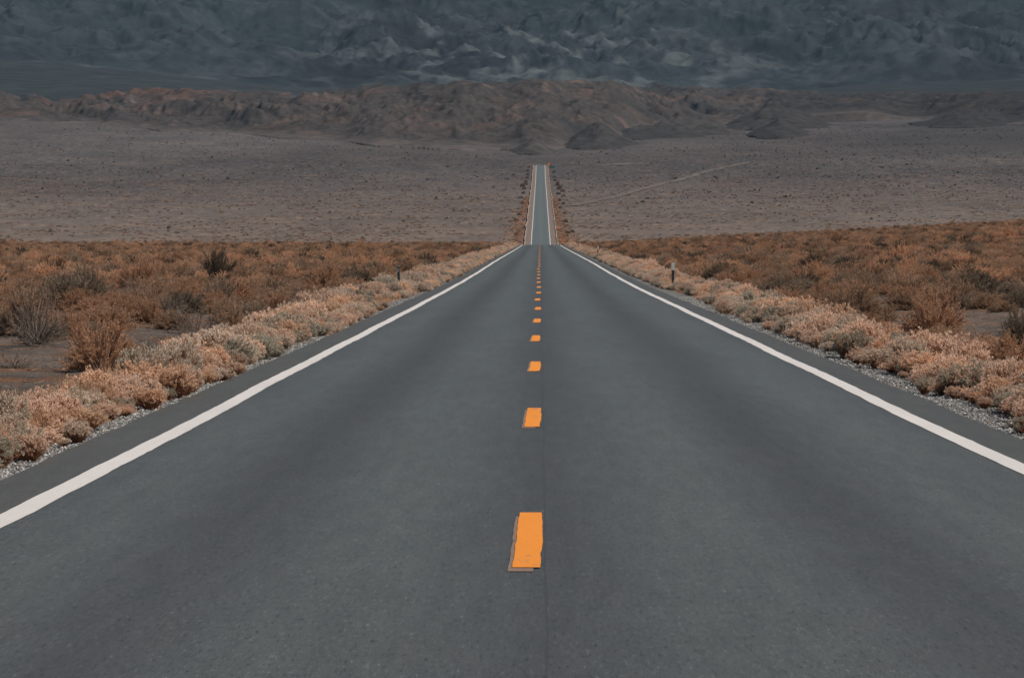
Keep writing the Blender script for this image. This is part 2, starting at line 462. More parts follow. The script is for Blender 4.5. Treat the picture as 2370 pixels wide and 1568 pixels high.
# junction at the top and dirt tracks: strips draped over the ground
def track(name, pts, width, mat, label, cat, dz=.25, n=160):
    pts = np.array(pts, float); t = np.linspace(0, len(pts) - 1, n)
    px = curve(np.arange(len(pts)), pts[:, 0], t); py = curve(np.arange(len(pts)), pts[:, 1], t)
    px = px + .5 * width * pn(t * 9, t * 0, 7) * .5
    nx = -np.gradient(py); ny = np.gradient(px); l = np.hypot(nx, ny); nx /= l; ny /= l
    wv = width * (1 + .35 * pn(t * 7, t * 0, 11))
    X = np.stack([px + nx * wv * q for q in (-.5, 0, .5)], 1); Y = np.stack([py + ny * wv * q for q in (-.5, 0, .5)], 1)
    Z = zground(X, Y) + dz
    tag(link(name, mesh_np(name, np.stack([X, Y, Z], -1).reshape(-1, 3), grid_faces(*X.shape)), mat), label, cat, kind='structure')
MAT_SIDE = Mat('pale_side_road', .9, .2); MAT_SIDE.col((.135, .13, .125))
MAT_TRACK = Mat('dirt_track', .95, .1); MAT_TRACK.col(MAT_TRACK.mix(MAT_TRACK.noise((.1, .1, 1), 1, 5), (.100, .088, .082), (.140, .120, .107)))
track('side_road', [(-24, 2464), (0, 2467), (30, 2475), (62, 2492), (95, 2512)], 10, MAT_SIDE.m, 'pale side road crossing the top of the straight road', 'road')
track('dirt_track', [(16, 1560), (34, 1660), (62, 1860), (96, 2080), (130, 2290), (175, 2460)], 7, MAT_TRACK.m, 'pale dirt track climbing the valley to the right of the road', 'track')

# ---------------------------------------------------------------- hills
def uv_to_x(u, d): return (u - 1250) / FPX * d
def hills():
    us = np.concatenate([np.arange(-1500, -150, 14.), np.arange(-150, 2520, 3.2), np.arange(2520, 3900, 14.)])
    bx = [-1500, 0, 200, 500, 700, 900, 1100, 1250, 1310, 1400, 1500, 1600, 1700, 1800, 1900, 2000, 2100, 2369, 3900]
    bp = [265, 280, 292, 310, 322, 338, 347, 350, 343, 326, 304, 300, 294, 284, 268, 263, 274, 288, 285]
    bpx = curve(bx, bp, us) + 5.5 * pn(us / 150, us * 0 + .3, 5)
    rx = [-1500, 0, 60, 150, 250, 430, 540, 700, 850, 1000, 1150, 1280, 1400, 1600, 1800, 2000, 2369, 3900]
    rp = [222, 216, 232, 245, 224, 215, 216, 220, 206, 200, 194, 189, 195, 205, 213, 218, 214, 207]
    rpx = curve(rx, rp, us) + 2 * pn(us / 120, us * 0 + .3, 6)
    ds = np.arange(2750, 5900, 10.5)
    U, Dd = np.meshgrid(us, ds)
    X = uv_to_x(U, Dd); Y = Dd
    zf = zground(X, Y)
    zs = zroad(Y) + .034 * np.maximum(np.sqrt(X * X + 900) - 50, 0) * sst(1000, 3500, Y)
    ef = (zs - EYE) / Dd * FPX
    # distance at which the fan meets the base line
    db = np.array([np.interp(560 - b, ef[:, i], ds) for i, b in enumerate(bpx)])
    db = np.clip(db, 2800, 4400)
    W = 1150 + 150 * fbm(us / 300, us * 0, 8, 2)
    t = (Dd - db[None]) / W[None]
    eb = 560 - bpx[None]; er = 560 - rpx[None]
    prof = np.clip(t, 0, 1); prof = .65 * prof ** .8 + .35 * sst(0, 1, prof)
    z = EYE + (eb + (er - eb) * prof) * np.minimum(Dd, db[None] + W[None]) / FPX
    over = np.clip(t - 1, 0, 5)
    z = z - over * 210
    # gullies and spurs
    wx = X + 45 * fbm(X / 180, Y / 260, 51, 3); wy = Y + 70 * fbm(X / 180, Y / 260, 57, 3)
    r1 = ridged((wx + .22 * wy) / 150, wy / 380, 61, 4, .5)
    r2 = ridged((wx - .30 * wy) / 60, wy / 190, 67, 4, .55)
    r3 = ridged((wx + .15 * wy) / 24, wy / 80, 69, 3, .55)
    amp = (1 - .45 * sst(1500, 2000, U)) * sst(-.02, .34, t) * (1 - .55 * sst(.75, 1.0, t))
    n = (r1 - .45) * 30 * (1 - .5 * np.exp(-((U - 1230) / 130) ** 2)) + (r2 - .45) * 12 + (r3 - .45) * 5
    z = z + n * amp
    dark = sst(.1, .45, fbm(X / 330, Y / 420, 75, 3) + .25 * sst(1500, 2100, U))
    z = np.where(t <= 0, zf - 9, z)
    # separate dark knolls in front
    for (uc, yb, yt, wd, dk) in ((1385, 343, 304, 92, 1), (1530, 321, 292, 150, .9), (1640, 312, 298, 80, .6), (1800, 322, 290, 75, 1), (1790, 302, 248, 135, 1), (1235, 357, 336, 55, .6), (2060, 276, 262, 60, .7), (2250, 292, 262, 150, .9)):
        dk_d = np.interp(560 - yb, ef[:, np.argmin(abs(us - uc))], ds) + 60
        hh = (yb - yt) / FPX * dk_d
        rr = np.sqrt(((U - uc) / wd) ** 2 + ((Dd - dk_d - 130) / 260) ** 2) + .34 * fbm(X / 85, Y / 150, 81 + int(uc), 4) + .10 * (r2 - .4)
        rr = np.maximum(rr, 0)
        kz = zf + (r2 - .45) * 9 * (rr < 1) * np.clip(1.3 - rr, 0, 1) + (r3 - .45) * 5 * np.clip(1 - rr, 0, 1) + hh * 1.12 * np.clip(1 - rr, 0, 1) ** 1.1 - 3 * (rr > 1)
        z = np.where(rr < 1, np.maximum(z, kz), z)
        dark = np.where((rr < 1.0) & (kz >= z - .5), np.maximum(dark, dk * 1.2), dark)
    pink = sst(.08, .5, fbm(wx / 120, wy / 200, 91, 5, .6) + .5 * (r2 - .4))
    base = np.array([.040, .035, .034]); dk_c = np.array([.021, .022, .024]); pk = np.array([.068, .048, .041]); red = np.array([.088, .048, .037]); pale = np.array([.108, .080, .068])
    k = lambda a: a[..., None]
    c = base[None, None] * (1 + .22 * k(fbm(X / 70, Y / 110, 93, 4)))
    c = c * (1 - k(pink)) + pk * k(pink)
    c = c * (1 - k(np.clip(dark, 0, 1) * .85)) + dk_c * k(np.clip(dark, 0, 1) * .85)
    rd = sst(.55, .95, t) * sst(620, 450, U) * sst(-.15, .3, fbm(X / 150, Y / 200, 95, 3)) * .85
    c = c * (1 - k(rd)) + red * k(rd)
    pl = sst(.26, .5, fbm(wx / 55, wy / 100, 97, 4, .6)) * (1 - np.clip(dark, 0, 1)) * .6
    c = c * (1 - k(pl)) + pale * k(pl)
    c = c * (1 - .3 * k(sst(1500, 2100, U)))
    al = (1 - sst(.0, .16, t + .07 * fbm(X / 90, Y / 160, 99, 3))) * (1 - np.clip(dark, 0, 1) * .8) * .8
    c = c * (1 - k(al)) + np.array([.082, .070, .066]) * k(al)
    F = grid_faces(*z.shape)
    keep = (z > zf - 8.5).ravel()
    F = F[keep[F].any(1)]
    me = mesh_np('hills', np.stack([X, Y, z], -1).reshape(-1, 3), F, True)
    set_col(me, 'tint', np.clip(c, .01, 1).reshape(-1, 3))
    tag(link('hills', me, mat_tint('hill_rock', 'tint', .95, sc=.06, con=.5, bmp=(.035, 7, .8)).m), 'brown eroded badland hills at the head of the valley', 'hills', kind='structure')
hills()

# ---------------------------------------------------------------- mountains
def mountains():
    us = np.concatenate([np.arange(-1700, -150, 16.), np.arange(-150, 2520, 3.6), np.arange(2520, 4100, 16.)])
    ds = np.concatenate([np.arange(5400, 7600, 60.), np.arange(7600, 15200, 10.5)])
    U, Dd = np.meshgrid(us, ds)
    X = uv_to_x(U, Dd); Y = Dd
    B = curve([-1700, 0, 350, 700, 900, 1200, 1600, 1800, 2000, 2369, 4100], [470, 420, 391, 358, 352, 352, 350, 348, 362, 374, 395], us)[None]
    zB = EYE + B * 7600 / FPX
    z_baj = EYE + 300 / FPX * 5400 + (zB - EYE - 300 / FPX * 5400) * (Dd - 5400) / 2200 + 1.6 * fbm(X / 160, Y / 260, 3, 3)
    t = np.clip((Dd - 7600) / 6800, 0, 1.1)
    wx = X + 260 * fbm(X / 1100, Y / 1100, 11, 3); wy = Y + 260 * fbm(X / 1100, Y / 1100, 15, 3)
    r1 = ridged((wx - .35 * wy) / 1250, wy / 1500, 31, 4, .42)
    r2 = ridged((wx + .5 * wy) / 470, wy / 620, 37, 4, .45)
    r3 = ridged((wx - .2 * wy) / 190, wy / 230, 39, 4, .55)
    r4 = ridged((wx + .3 * wy) / 75, wy / 95, 47, 4, .6)
    foot = sst(0, .16, t)
    z = zB - 34 * sst(0, .03, t) + 30 + (1500 * t ** 1.12) + foot * ((r1 - .42) * 230 * (.35 + t) + (r2 - .42) * 85 + (r3 - .4) * 38 + (r4 - .4) * 20) - 30
    low = sst(0.0, .02, t) * (1 - sst(.05, .2, t))
    z = z + low * np.clip(fbm(X / 330, Y / 420, 45, 4), 0, 1) * 70
    z = np.where(Dd < 7600, z_baj, z)
    base = np.array([.015, .022, .027]); dk = np.array([.006, .010, .014]); pale = np.array([.058, .068, .073]); mid = np.array([.024, .031, .034])  # rock colours kept dark to stand in for cloud shade over the range
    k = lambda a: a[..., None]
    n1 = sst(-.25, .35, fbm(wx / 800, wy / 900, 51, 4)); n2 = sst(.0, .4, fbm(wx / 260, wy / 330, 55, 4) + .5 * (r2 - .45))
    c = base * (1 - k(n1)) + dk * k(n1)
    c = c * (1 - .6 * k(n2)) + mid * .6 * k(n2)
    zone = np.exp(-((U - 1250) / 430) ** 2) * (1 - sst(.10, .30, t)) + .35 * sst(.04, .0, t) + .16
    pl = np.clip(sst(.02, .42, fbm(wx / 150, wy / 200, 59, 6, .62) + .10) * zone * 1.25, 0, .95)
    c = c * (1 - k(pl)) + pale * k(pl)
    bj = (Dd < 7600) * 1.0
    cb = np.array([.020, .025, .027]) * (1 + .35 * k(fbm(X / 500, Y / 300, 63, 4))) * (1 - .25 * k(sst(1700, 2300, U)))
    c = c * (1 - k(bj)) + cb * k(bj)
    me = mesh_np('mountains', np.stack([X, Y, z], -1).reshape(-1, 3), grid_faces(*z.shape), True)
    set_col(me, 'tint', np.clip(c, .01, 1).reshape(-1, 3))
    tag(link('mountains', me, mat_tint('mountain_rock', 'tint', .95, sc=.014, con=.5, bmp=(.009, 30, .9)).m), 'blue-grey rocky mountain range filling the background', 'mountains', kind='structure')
mountains()

# ---------------------------------------------------------------- shrub shapes (arrays of triangles)
def unit(v): return v / np.maximum(np.linalg.norm(v, axis=-1, keepdims=True), 1e-9)
def blades(p, d, L, W, r):
    """one slim triangle at each p along d"""
    n = len(p)
    s = unit(np.cross(d, r.normal(0, 1, (n, 3))))
    L = np.broadcast_to(np.asarray(L, float), (n,))[:, None]; W = np.broadcast_to(np.asarray(W, float), (n,))[:, None]
    return np.stack([p - s * W / 2, p + s * W / 2, p + d * L], 1)
def tubes(paths, r0, r1, sides=3):
    """paths (n, k, 3) -> triangles of thin tapering tubes"""
    n, k, _ = paths.shape
    d = unit(np.gradient(paths, axis=1))
    ref = np.where(np.abs(d[..., 2:3]) > .9, np.array([1., 0, 0]), np.array([0, 0, 1.]))
    a = unit(np.cross(d, ref)); b = np.cross(d, a)
    rad = np.linspace(r0, r1, k)[None, :, None]
    ring = [paths + rad * (a * cos(2 * pi * q / sides) + b * sin(2 * pi * q / sides)) for q in range(sides)]
    T = []
    for q in range(sides):
        A0, A1 = ring[q][:, :-1], ring[q][:, 1:]; B0, B1 = ring[(q + 1) % sides][:, :-1], ring[(q + 1) % sides][:, 1:]
        T += [np.stack([A0, B0, B1], 2), np.stack([A0, B1, A1], 2)]
    return np.concatenate([x.reshape(-1, 3, 3) for x in T])
def tri_mesh(name, T):
    T = T.reshape(-1, 3)
    return mesh_np(name, T, np.arange(len(T)).reshape(-1, 3))

def pale_shape(seed, nb=24, ns=62, bl=.026, bw=.010):
    """low domed bush of many small woolly flower heads. Unit width about 1, height about .62"""
    r = np.random.default_rng(seed)
    nl = r.integers(6, 10)
    th = r.random(nl) * 2 * pi; rr = .30 * np.sqrt(r.random(nl)); rr[0] = 0
    cz = .20 + .14 * r.random(nl) * (1 - rr); lr = r.uniform(.17, .27, nl)
    T = []; st = []
    for i in range(nl):
        c = np.array([rr[i] * cos(th[i]), rr[i] * sin(th[i]), cz[i]])
        d = r.normal(0, 1, (ns, 3)); d[:, 2] = np.abs(d[:, 2]) * .9 - .35; d = unit(d)
        head = c + d * lr[i] * r.uniform(.72, 1.08, (ns, 1)) * np.array([1, 1, 1.05])
        head[:, 2] = np.maximum(head[:, 2], .03)
        ax = unit(d + np.array([0, 0, .55]) + r.normal(0, .2, (ns, 3)))
        hs = r.uniform(.7, 1.35, ns)
        p = np.repeat(head, nb, 0); q = np.repeat(ax, nb, 0); h = np.repeat(hs, nb)
        bd = unit(q + r.normal(0, .62, (ns * nb, 3)))
        off = unit(r.normal(0, 1, (ns * nb, 3))) * (r.random((ns * nb, 1)) ** .5) * .024 * h[:, None]
        T.append(blades(p + off - q * .02, bd, bl * h * r.uniform(.6, 1.3, ns * nb), bw * r.uniform(.7, 1.3, ns * nb), r))
        base = np.repeat(np.array([[c[0] * .35, c[1] * .35, 0]]), ns, 0) + r.normal(0, .03, (ns, 3)) * np.array([1, 1, 0])
        mid = base * .45 + head * .55 + r.normal(0, .025, (ns, 3)); st.append(np.stack([base, mid, head], 1))
    return np.concatenate(T), tubes(np.concatenate(st), .005, .0028)

def brown_shape(seed, nst=170, nlf=210, L=.028, W=.0085, bare=False, squat=1.0):
    """bush of upright, slightly arching stems from one base, brushy with small leaves. Unit width about 1, height about .8"""
    r = np.random.default_rng(seed)
    th = r.random(nst) * 2 * pi; el = np.arcsin(np.clip(r.random(nst) ** .85 * .97 + .03, 0, 1))
    lob = 1 + .16 * np.sin(th * 2 + r.random() * 6) + .12 * np.sin(th * 3 + r.random() * 6)
    ln = 1 / np.sqrt((np.cos(el) / .47) ** 2 + (np.sin(el) / .68) ** 2) * r.uniform(.74, 1.06, nst) * np.where(r.random(nst) < .08, 1.18, 1) * (1 + (lob - 1) * np.cos(el))
    d0 = np.stack([np.cos(th) * np.cos(el), np.sin(th) * np.cos(el), np.sin(el) * squat], -1)
    bs = np.stack([r.normal(0, .055, nst), r.normal(0, .055, nst), np.zeros(nst)], -1) + d0 * np.array([.05, .05, 0])
    t = np.linspace(0, 1, 5)[None, :, None]
    sag = np.array([0, 0, -1]) * (.10 if not bare else .05) * np.cos(el)[:, None, None] * t ** 2
    out = np.stack([np.cos(th), np.sin(th), 0 * th], -1)[:, None] * .08 * t ** 2
    P = bs[:, None] + d0[:, None] * ln[:, None, None] * t + (sag + out + r.normal(0, .015, (nst, 5, 3)) * t) * ln[:, None, None]
    P[..., 2] = np.maximum(P[..., 2], .012)
    # side twigs
    nt = 3
    a = r.uniform(.35, .85, (nst, nt)); i0 = np.clip((a * 4).astype(int), 0, 3); fr = a * 4 - i0
    q0 = np.take_along_axis(P, i0[..., None], 1); q1 = np.take_along_axis(P, i0[..., None] + 1, 1)
    s0 = q0 + (q1 - q0) * fr[..., None]
    td = unit(unit(q1 - q0) + r.normal(0, .42, (nst, nt, 3)) + np.array([0, 0, .25]))
    tl = r.uniform(.10, .24, (nst, nt, 1))
    TW = np.stack([s0, s0 + td * tl * .55 + r.normal(0, .006, s0.shape), s0 + td * tl], 2).reshape(-1, 3, 3)
    TW[..., 2] = np.maximum(TW[..., 2], .012)
    stems = np.concatenate([tubes(P, .0055, .0022), tubes(TW, .0032, .0016)])
    def along(Q, n, lo):
        m, k, _ = Q.shape
        a = lo + (1 - lo) * r.random((m, n)) ** .8; f = a * (k - 1); i = np.clip(f.astype(int), 0, k - 2); f = (f - i)[..., None]
        A0 = np.take_along_axis(Q, i[..., None], 1); A1 = np.take_along_axis(Q, i[..., None] + 1, 1)
        p = (A0 + (A1 - A0) * f).reshape(-1, 3); d = unit((A1 - A0).reshape(-1, 3))
        d = unit(d + r.normal(0, .62, d.shape) + np.array([0, 0, .1]))
        return blades(p + r.normal(0, .010, p.shape), d, L * r.uniform(.5, 1.3, len(p)), W * r.uniform(.7, 1.3, len(p)), r)
    if bare: lf = np.concatenate([along(P, max(2, nlf // 14), .6), along(TW, 3, .4)])
    else: lf = np.concatenate([along(P, int(nlf * .45), .5), along(TW, int(nlf * .55 / nt), .15)])
    lf[..., 2] = np.maximum(lf[..., 2], .006)
    return lf, stems

PSH = []
for i in range(7):
    f, s_ = pale_shape(100 + i)
    PSH.append((tri_mesh('foliage', f), tri_mesh('stem', s_)))
BSH = []
for i in range(7):
    f, s_ = brown_shape(200 + i, squat=[1, 1.15, .85, 1, 1.1, .9, 1][i])
    BSH.append((tri_mesh('foliage', f), tri_mesh('stem', s_)))
TSH = []
for i in range(3):
    f, s_ = brown_shape(300 + i, nst=80, nlf=60, bare=True, squat=[1.25, .9, 1.1][i])
    TSH.append((tri_mesh('foliage', f), tri_mesh('stem', s_)))
for q in PSH + BSH + TSH:
    for m_ in q: m_.materials.append(None)

def shrub(name, shapes, k, x, y, width, height, rz, leaf, stem, label, cat, group, unit_h):
    root = empty(name, (x, y, float(zground(x, y)) - .02), rz)
    for nm, me, mt in (('foliage', shapes[k][0], leaf), ('stem', shapes[k][1], stem)):
        o = bpy.data.objects.new(nm, me); COL.objects.link(o); o.parent = root
        o.scale = (width, width, height / unit_h)
        o.material_slots[0].link = 'OBJECT'; o.material_slots[0].material = mt
    return tag(root, label, cat, group)

# shrubs nobody could count ("stuff"): points that carry copies of whole shrub shapes
MAT_MASS = Mat('far_foliage', .88, .15)
_a = MAT_MASS.n('ShaderNodeAttribute', attribute_name='tint', attribute_type='INSTANCER').outputs['Color']
_c = MAT_MASS.mix(1.0, _a, MAT_MASS.attr('shade'), 'MULTIPLY')
MAT_MASS.col(_c); add_transl(MAT_MASS, _c, .25); MAT_MASS = MAT_MASS.m
def shape_collection(name, shapes):
    c = bpy.data.collections.new(name)
    for i, (T, sh) in enumerate(shapes):
        me = tri_mesh('shape', T); me.materials.append(MAT_MASS)
        k = np.repeat(sh, 3); set_col(me, 'shade', np.stack([k, k, k], -1))
        o = bpy.data.objects.new(name + '_' + 'abcdefghij'[i], me); c.objects.link(o)
    return c
def scatter(name, coll, items, cols, label, cat):
    """items: (x, y, z, width, height, rot, shape index); cols (n,3)"""
    I = np.asarray(items, float); n = len(I)
    me = bpy.data.meshes.new(name); me.vertices.add(n); me.vertices.foreach_set('co', I[:, :3].astype(np.float32).ravel())
    def at_(nm, ty, data, key):
        a = me.attributes.new(nm, ty, 'POINT'); a.data.foreach_set(key, data)
    at_('size', 'FLOAT_VECTOR', I[:, [3, 3, 4]].astype(np.float32).ravel(), 'vector')
    tilt = np.random.default_rng(n).normal(0, .07, (n, 2))
    at_('turn', 'FLOAT_VECTOR', np.stack([tilt[:, 0], tilt[:, 1], I[:, 5]], -1).astype(np.float32).ravel(), 'vector')
    at_('pick', 'INT', (I[:, 6].astype(int) % len(coll.objects)).astype(np.int32), 'value')
    set_col(me, 'tint', cols)
    o = bpy.data.objects.new(name, me); COL.objects.link(o)
    g = bpy.data.node_groups.new(name, 'GeometryNodeTree')
    g.interface.new_socket('Geometry', in_out='INPUT', socket_type='NodeSocketGeometry')
    g.interface.new_socket('Geometry', in_out='OUTPUT', socket_type='NodeSocketGeometry')
    N = g.nodes.new; L = g.links.new
    gi, go = N('NodeGroupInput'), N('NodeGroupOutput')
    ci = N('GeometryNodeCollectionInfo'); ci.inputs['Collection'].default_value = coll
    ci.inputs['Separate Children'].default_value = True; ci.inputs['Reset Children'].default_value = True
    ip = N('GeometryNodeInstanceOnPoints'); ip.inputs['Pick Instance'].default_value = True
    def na(nm, ty):
        q = N('GeometryNodeInputNamedAttribute'); q.data_type = ty; q.inputs['Name'].default_value = nm
        return q.outputs['Attribute']
    er = N('FunctionNodeEulerToRotation')
    L(na('turn', 'FLOAT_VECTOR'), er.inputs[0]); L(er.outputs[0], ip.inputs['Rotation'])
    L(na('size', 'FLOAT_VECTOR'), ip.inputs['Scale']); L(na('pick', 'INT'), ip.inputs['Instance Index'])
    L(gi.outputs[0], ip.inputs['Points']); L(ci.outputs[0], ip.inputs['Instance']); L(ip.outputs[0], go.inputs[0])
    m = o.modifiers.new('scatter', 'NODES'); m.node_group = g
    return tag(o, label, cat, kind='stuff')

def shapes_brown(n, seed, stem=.42, **kw):
    o = []
    for i in range(n):
        f, s_ = brown_shape(seed + i, squat=[1, 1.15, .85, 1.05, .95][i % 5], **kw)
        rr = np.random.default_rng(i)
        o.append((np.concatenate([f, s_]) / np.array([1, 1, .74]), np.r_[rr.uniform(.85, 1.15, len(f)), np.full(len(s_), stem)]))
    return o
def shapes_pale(n, seed, **kw):
    o = []
    for i in range(n):
        f, s_ = pale_shape(seed + i, **kw)
        rr = np.random.default_rng(i)
        o.append((np.concatenate([f, s_]) / np.array([1, 1, .56]), np.r_[rr.uniform(.85, 1.15, len(f)), np.full(len(s_), .6)]))
    return o
C_BROWN = shape_collection('brown_shrub_shape', shapes_brown(7, 400))
C_PALE = shape_collection('pale_bush_shape', shapes_pale(6, 500))
C_SCRUB = shape_collection('scrub_shape', shapes_brown(5, 700, nst=40, nlf=40, L=.10, W=.035))

ORD = 'first second third fourth fifth sixth seventh eighth ninth tenth eleventh twelfth thirteenth fourteenth fifteenth sixteenth seventeenth eighteenth nineteenth twentieth'.split()
TENS = {2: 'twenty', 3: 'thirty', 4: 'forty', 5: 'fifty', 6: 'sixty', 7: 'seventy', 8: 'eighty', 9: 'ninety'}
def ordinal(n):
    if n > 99: return 'hundred-and-' + ordinal(n - 100) if n > 100 else 'hundredth'
    if n <= 20: return ORD[n - 1]
    t, u = divmod(n, 10)
    return TENS[t] + '-' + ORD[u - 1] if u else TENS[t][:-1] + 'ieth'
def px(x, y, z): return 1250 + x / y * FPX, 560 - (z - EYE) / y * FPX
def at(u, yb): d = 12070 / (yb - 560); return (u - 1250) * d / FPX, d

# ---------------------------------------------------------------- pale bushes along both verges
PN = list(PALE)
PALE_RGB = {'pinkish tan': (.77, .56, .425), 'orange tan': (.76, .51, .345), 'greyish tan': (.63, .51, .405), 'olive grey': (.43, .38, .30)}
verge_far = []; verge_far_c = []
verge_mid = []; verge_mid_c = []
verge_pos = []
pr = np.random.default_rng(31)
for side in (-1, 1):
    for row, (off, wmin, wmax, name) in enumerate(((-.10, .30, .62, 'front'), (.30, .36, .78, 'middle'), (.68, .40, .82, 'back'))):
        y = 12.0; cnt = 0
        while y < 575:
            wd = pr.uniform(wmin, wmax) * math.exp(pr.normal(0, .16))
            if pr.random() < .12: wd *= .65
            big = .95 + .25 * float(pn(np.array(y / 14.), np.array(row * 3.3 + side), 77))
            wd *= big * (.8 if side < 0 and y < 36 else 1)
            y += wd * pr.uniform(.62, .95)
            skip = pr.random() < (.24 if row == 0 else .12 if y < 60 else .08) or (side < 0 and row == 0 and (80 < y < 92 or 97 < y < 106)) or (side > 0 and row == 0 and 88 < y < 108 and pr.random() < .6)
            edge = float(-edge_l(np.array(y)) + gw_l(np.array(y))) if side < 0 else float(edge_r(np.array(y)) + gw_r(np.array(y)))
            x = side * (edge + off * (1 + .75 * float(sst(30, 80, y))) + pr.normal(0, .11) + (wd * .28 if row == 0 else 0))
            h = wd * pr.uniform(.50, .80) * (1.0 if row else .88)
            p = [.42, .17, .32, .09] if row else [.36, .12, .34, .18]
            cl = PN[pr.choice(4, p=p)]
            rz = pr.random() * 6.28; sh = pr.integers(0, 7)
            if skip: continue
            u, v = px(x, y, 0)
            inview = -70 < u < 2440
            verge_pos.append((x, y))
            if inview and cnt < 48 and v < 1150:
                cnt += 1
                size = 'small' if wd < .46 else ('broad' if wd > .70 else 'rounded')
                lab = f"{size} {cl} bush, {ordinal(cnt)} from the camera in the {name} row of the {'left' if side < 0 else 'right'} verge"
                shrub('verge_bush', PSH, sh, x, y, wd * 1.12, h, rz, PALE[cl], MAT_TANSTEM, lab, 'bush', 'pale bushes along the road verges', .56)
            else:
                c = np.array(PALE_RGB[cl]) * pr.uniform(.82, 1.18)
                it = (x, y, float(zground(x, y)) - .03, wd * 1.12, h * 1.08, rz, pr.integers(0, 4))
                if y < 170: verge_mid.append(it); verge_mid_c.append(c)
                else: verge_far.append(it); verge_far_c.append(c)
scatter('verge_bushes_mid', C_PALE, verge_mid, np.array(verge_mid_c), 'pale tan bushes massed along the verges farther down the road', 'bushes')
scatter('verge_bushes_far', C_PALE, verge_far, np.array(verge_far_c), 'far pale bushes lining the verges towards the crest', 'bushes')

# ---------------------------------------------------------------- brown shrubs of the plain
MARK = []
def reach(shapes, k):
    m = shapes[k][0]; q = np.zeros(len(m.vertices) * 3, np.float32); m.vertices.foreach_get('co', q); q = q.reshape(-1, 3)
    return np.percentile(q[:, 2], 99), 2 * np.percentile(np.hypot(q[:, 0], q[:, 1]), 96)
def named(u, yb, wpx, hpx, colour, kind, text, short):
    x, y = at(u, yb)
    wd = wpx / FPX * y; h = hpx / FPX * y
    k = len(MARK)
    if kind == 'twig': shrub('twiggy_shrub', TSH, k % 3, x, y, wd * 1.15 / reach(TSH, k % 3)[1], h, k * 1.7, BROWN[colour], MAT_GREYSTEM, text, 'shrub', None, reach(TSH, k % 3)[0])
    else: shrub('desert_shrub', BSH, k % 7, x, y, wd * 1.18 / reach(BSH, k % 7)[1], h, k * 1.3, BROWN[colour], MAT_STEM, text, 'shrub', None, reach(BSH, k % 7)[0])
    MARK.append((u, yb, x, y, wd, short))
named(238, 838, 150, 105, 'rust brown', 'leafy', 'broad rust brown shrub with dark base standing alone left of the road', 'the broad rust shrub on the left')
named(80, 786, 130, 132, 'greyish brown', 'twig', 'tall shrub of grey bare stems fanning upward near the left edge', 'the tall bare-stemmed shrub')
named(60, 760, 130, 110, 'dull brown', 'leafy', 'tall brown shrub directly behind the grey bare-stemmed one', 'the tall bare-stemmed shrub')
named(150, 766, 95, 70, 'rust brown', 'leafy', 'round reddish shrub just right of the tall grey bare-stemmed one', 'the round reddish shrub')
named(166, 696, 95, 62, 'dark olive brown', 'leafy', 'dark olive round shrub standing out against browner shrubs at far left', 'the dark olive shrub on the far left')
named(450, 762, 130, 62, 'greyish brown', 'twig', 'low sprawling shrub of dark grey twigs on bare ground left of the road', 'the low twiggy shrub on the left')
named(528, 757, 80, 66, 'dull brown', 'leafy', 'dense brown shrub against the right side of the low twiggy shrub', 'the low twiggy shrub on the left')
named(338, 826, 70, 58, 'dark olive brown', 'twig', 'small leafless dark twig shrub beside the broad rust shrub', 'the small leafless shrub')
named(275, 735, 95, 52, 'rust brown', 'leafy', 'low orange-brown shrub on the bare clearing left of the road', 'the low orange-brown shrub')
named(343, 736, 68, 56, 'rust brown', 'leafy', 'small spiky rust shrub at the right end of the left clearing', 'the small spiky rust shrub')
named(690, 718, 56, 68, 'greyish brown', 'twig', 'twiggy shrub rising behind the pale left verge before the marker post', 'the twiggy shrub by the left verge')
named(640, 722, 70, 50, 'rust brown', 'leafy', 'reddish shrub left of the twiggy one behind the left verge', 'the twiggy shrub by the left verge')
named(30, 826, 150, 34, 'rust brown', 'twig', 'collapsed reddish brush lying flat near the left picture edge', 'the collapsed brush')
named(2160, 770, 120, 106, 'rust brown', 'leafy', 'big round rust brown shrub with black shaded base right of the road', 'the big round shrub on the right')
named(1983, 736, 118, 80, 'dull brown', 'leafy', 'wide dark-centred brown shrub behind the pale right verge', 'the dark-centred shrub on the right')
named(2255, 692, 140, 72, 'dark olive brown', 'leafy', 'wide near-black shrub behind the clearing on the right', 'the near-black shrub on the right')
named(2372, 812, 120, 112, 'dark olive brown', 'leafy', 'dark shrub cut by the right picture edge', 'the dark shrub at the right edge')
named(2215, 700, 90, 60, 'dull brown', 'leafy', 'dull brown shrub pressed to the left side of the near-black one', 'the near-black shrub on the right')
named(1890, 712, 75, 46, 'rust brown', 'leafy', 'small rust shrub left of the wide dark-centred shrub', 'the dark-centred shrub on the right')
named(1800, 686, 95, 50, 'greyish brown', 'leafy', 'greyish brown shrub behind the verge midway to the right marker post', 'the greyish verge shrub on the right')
named(2350, 760, 100, 30, 'rust brown', 'twig', 'low spread of broken rusty twigs on the right clearing', 'the dark shrub at the right edge')

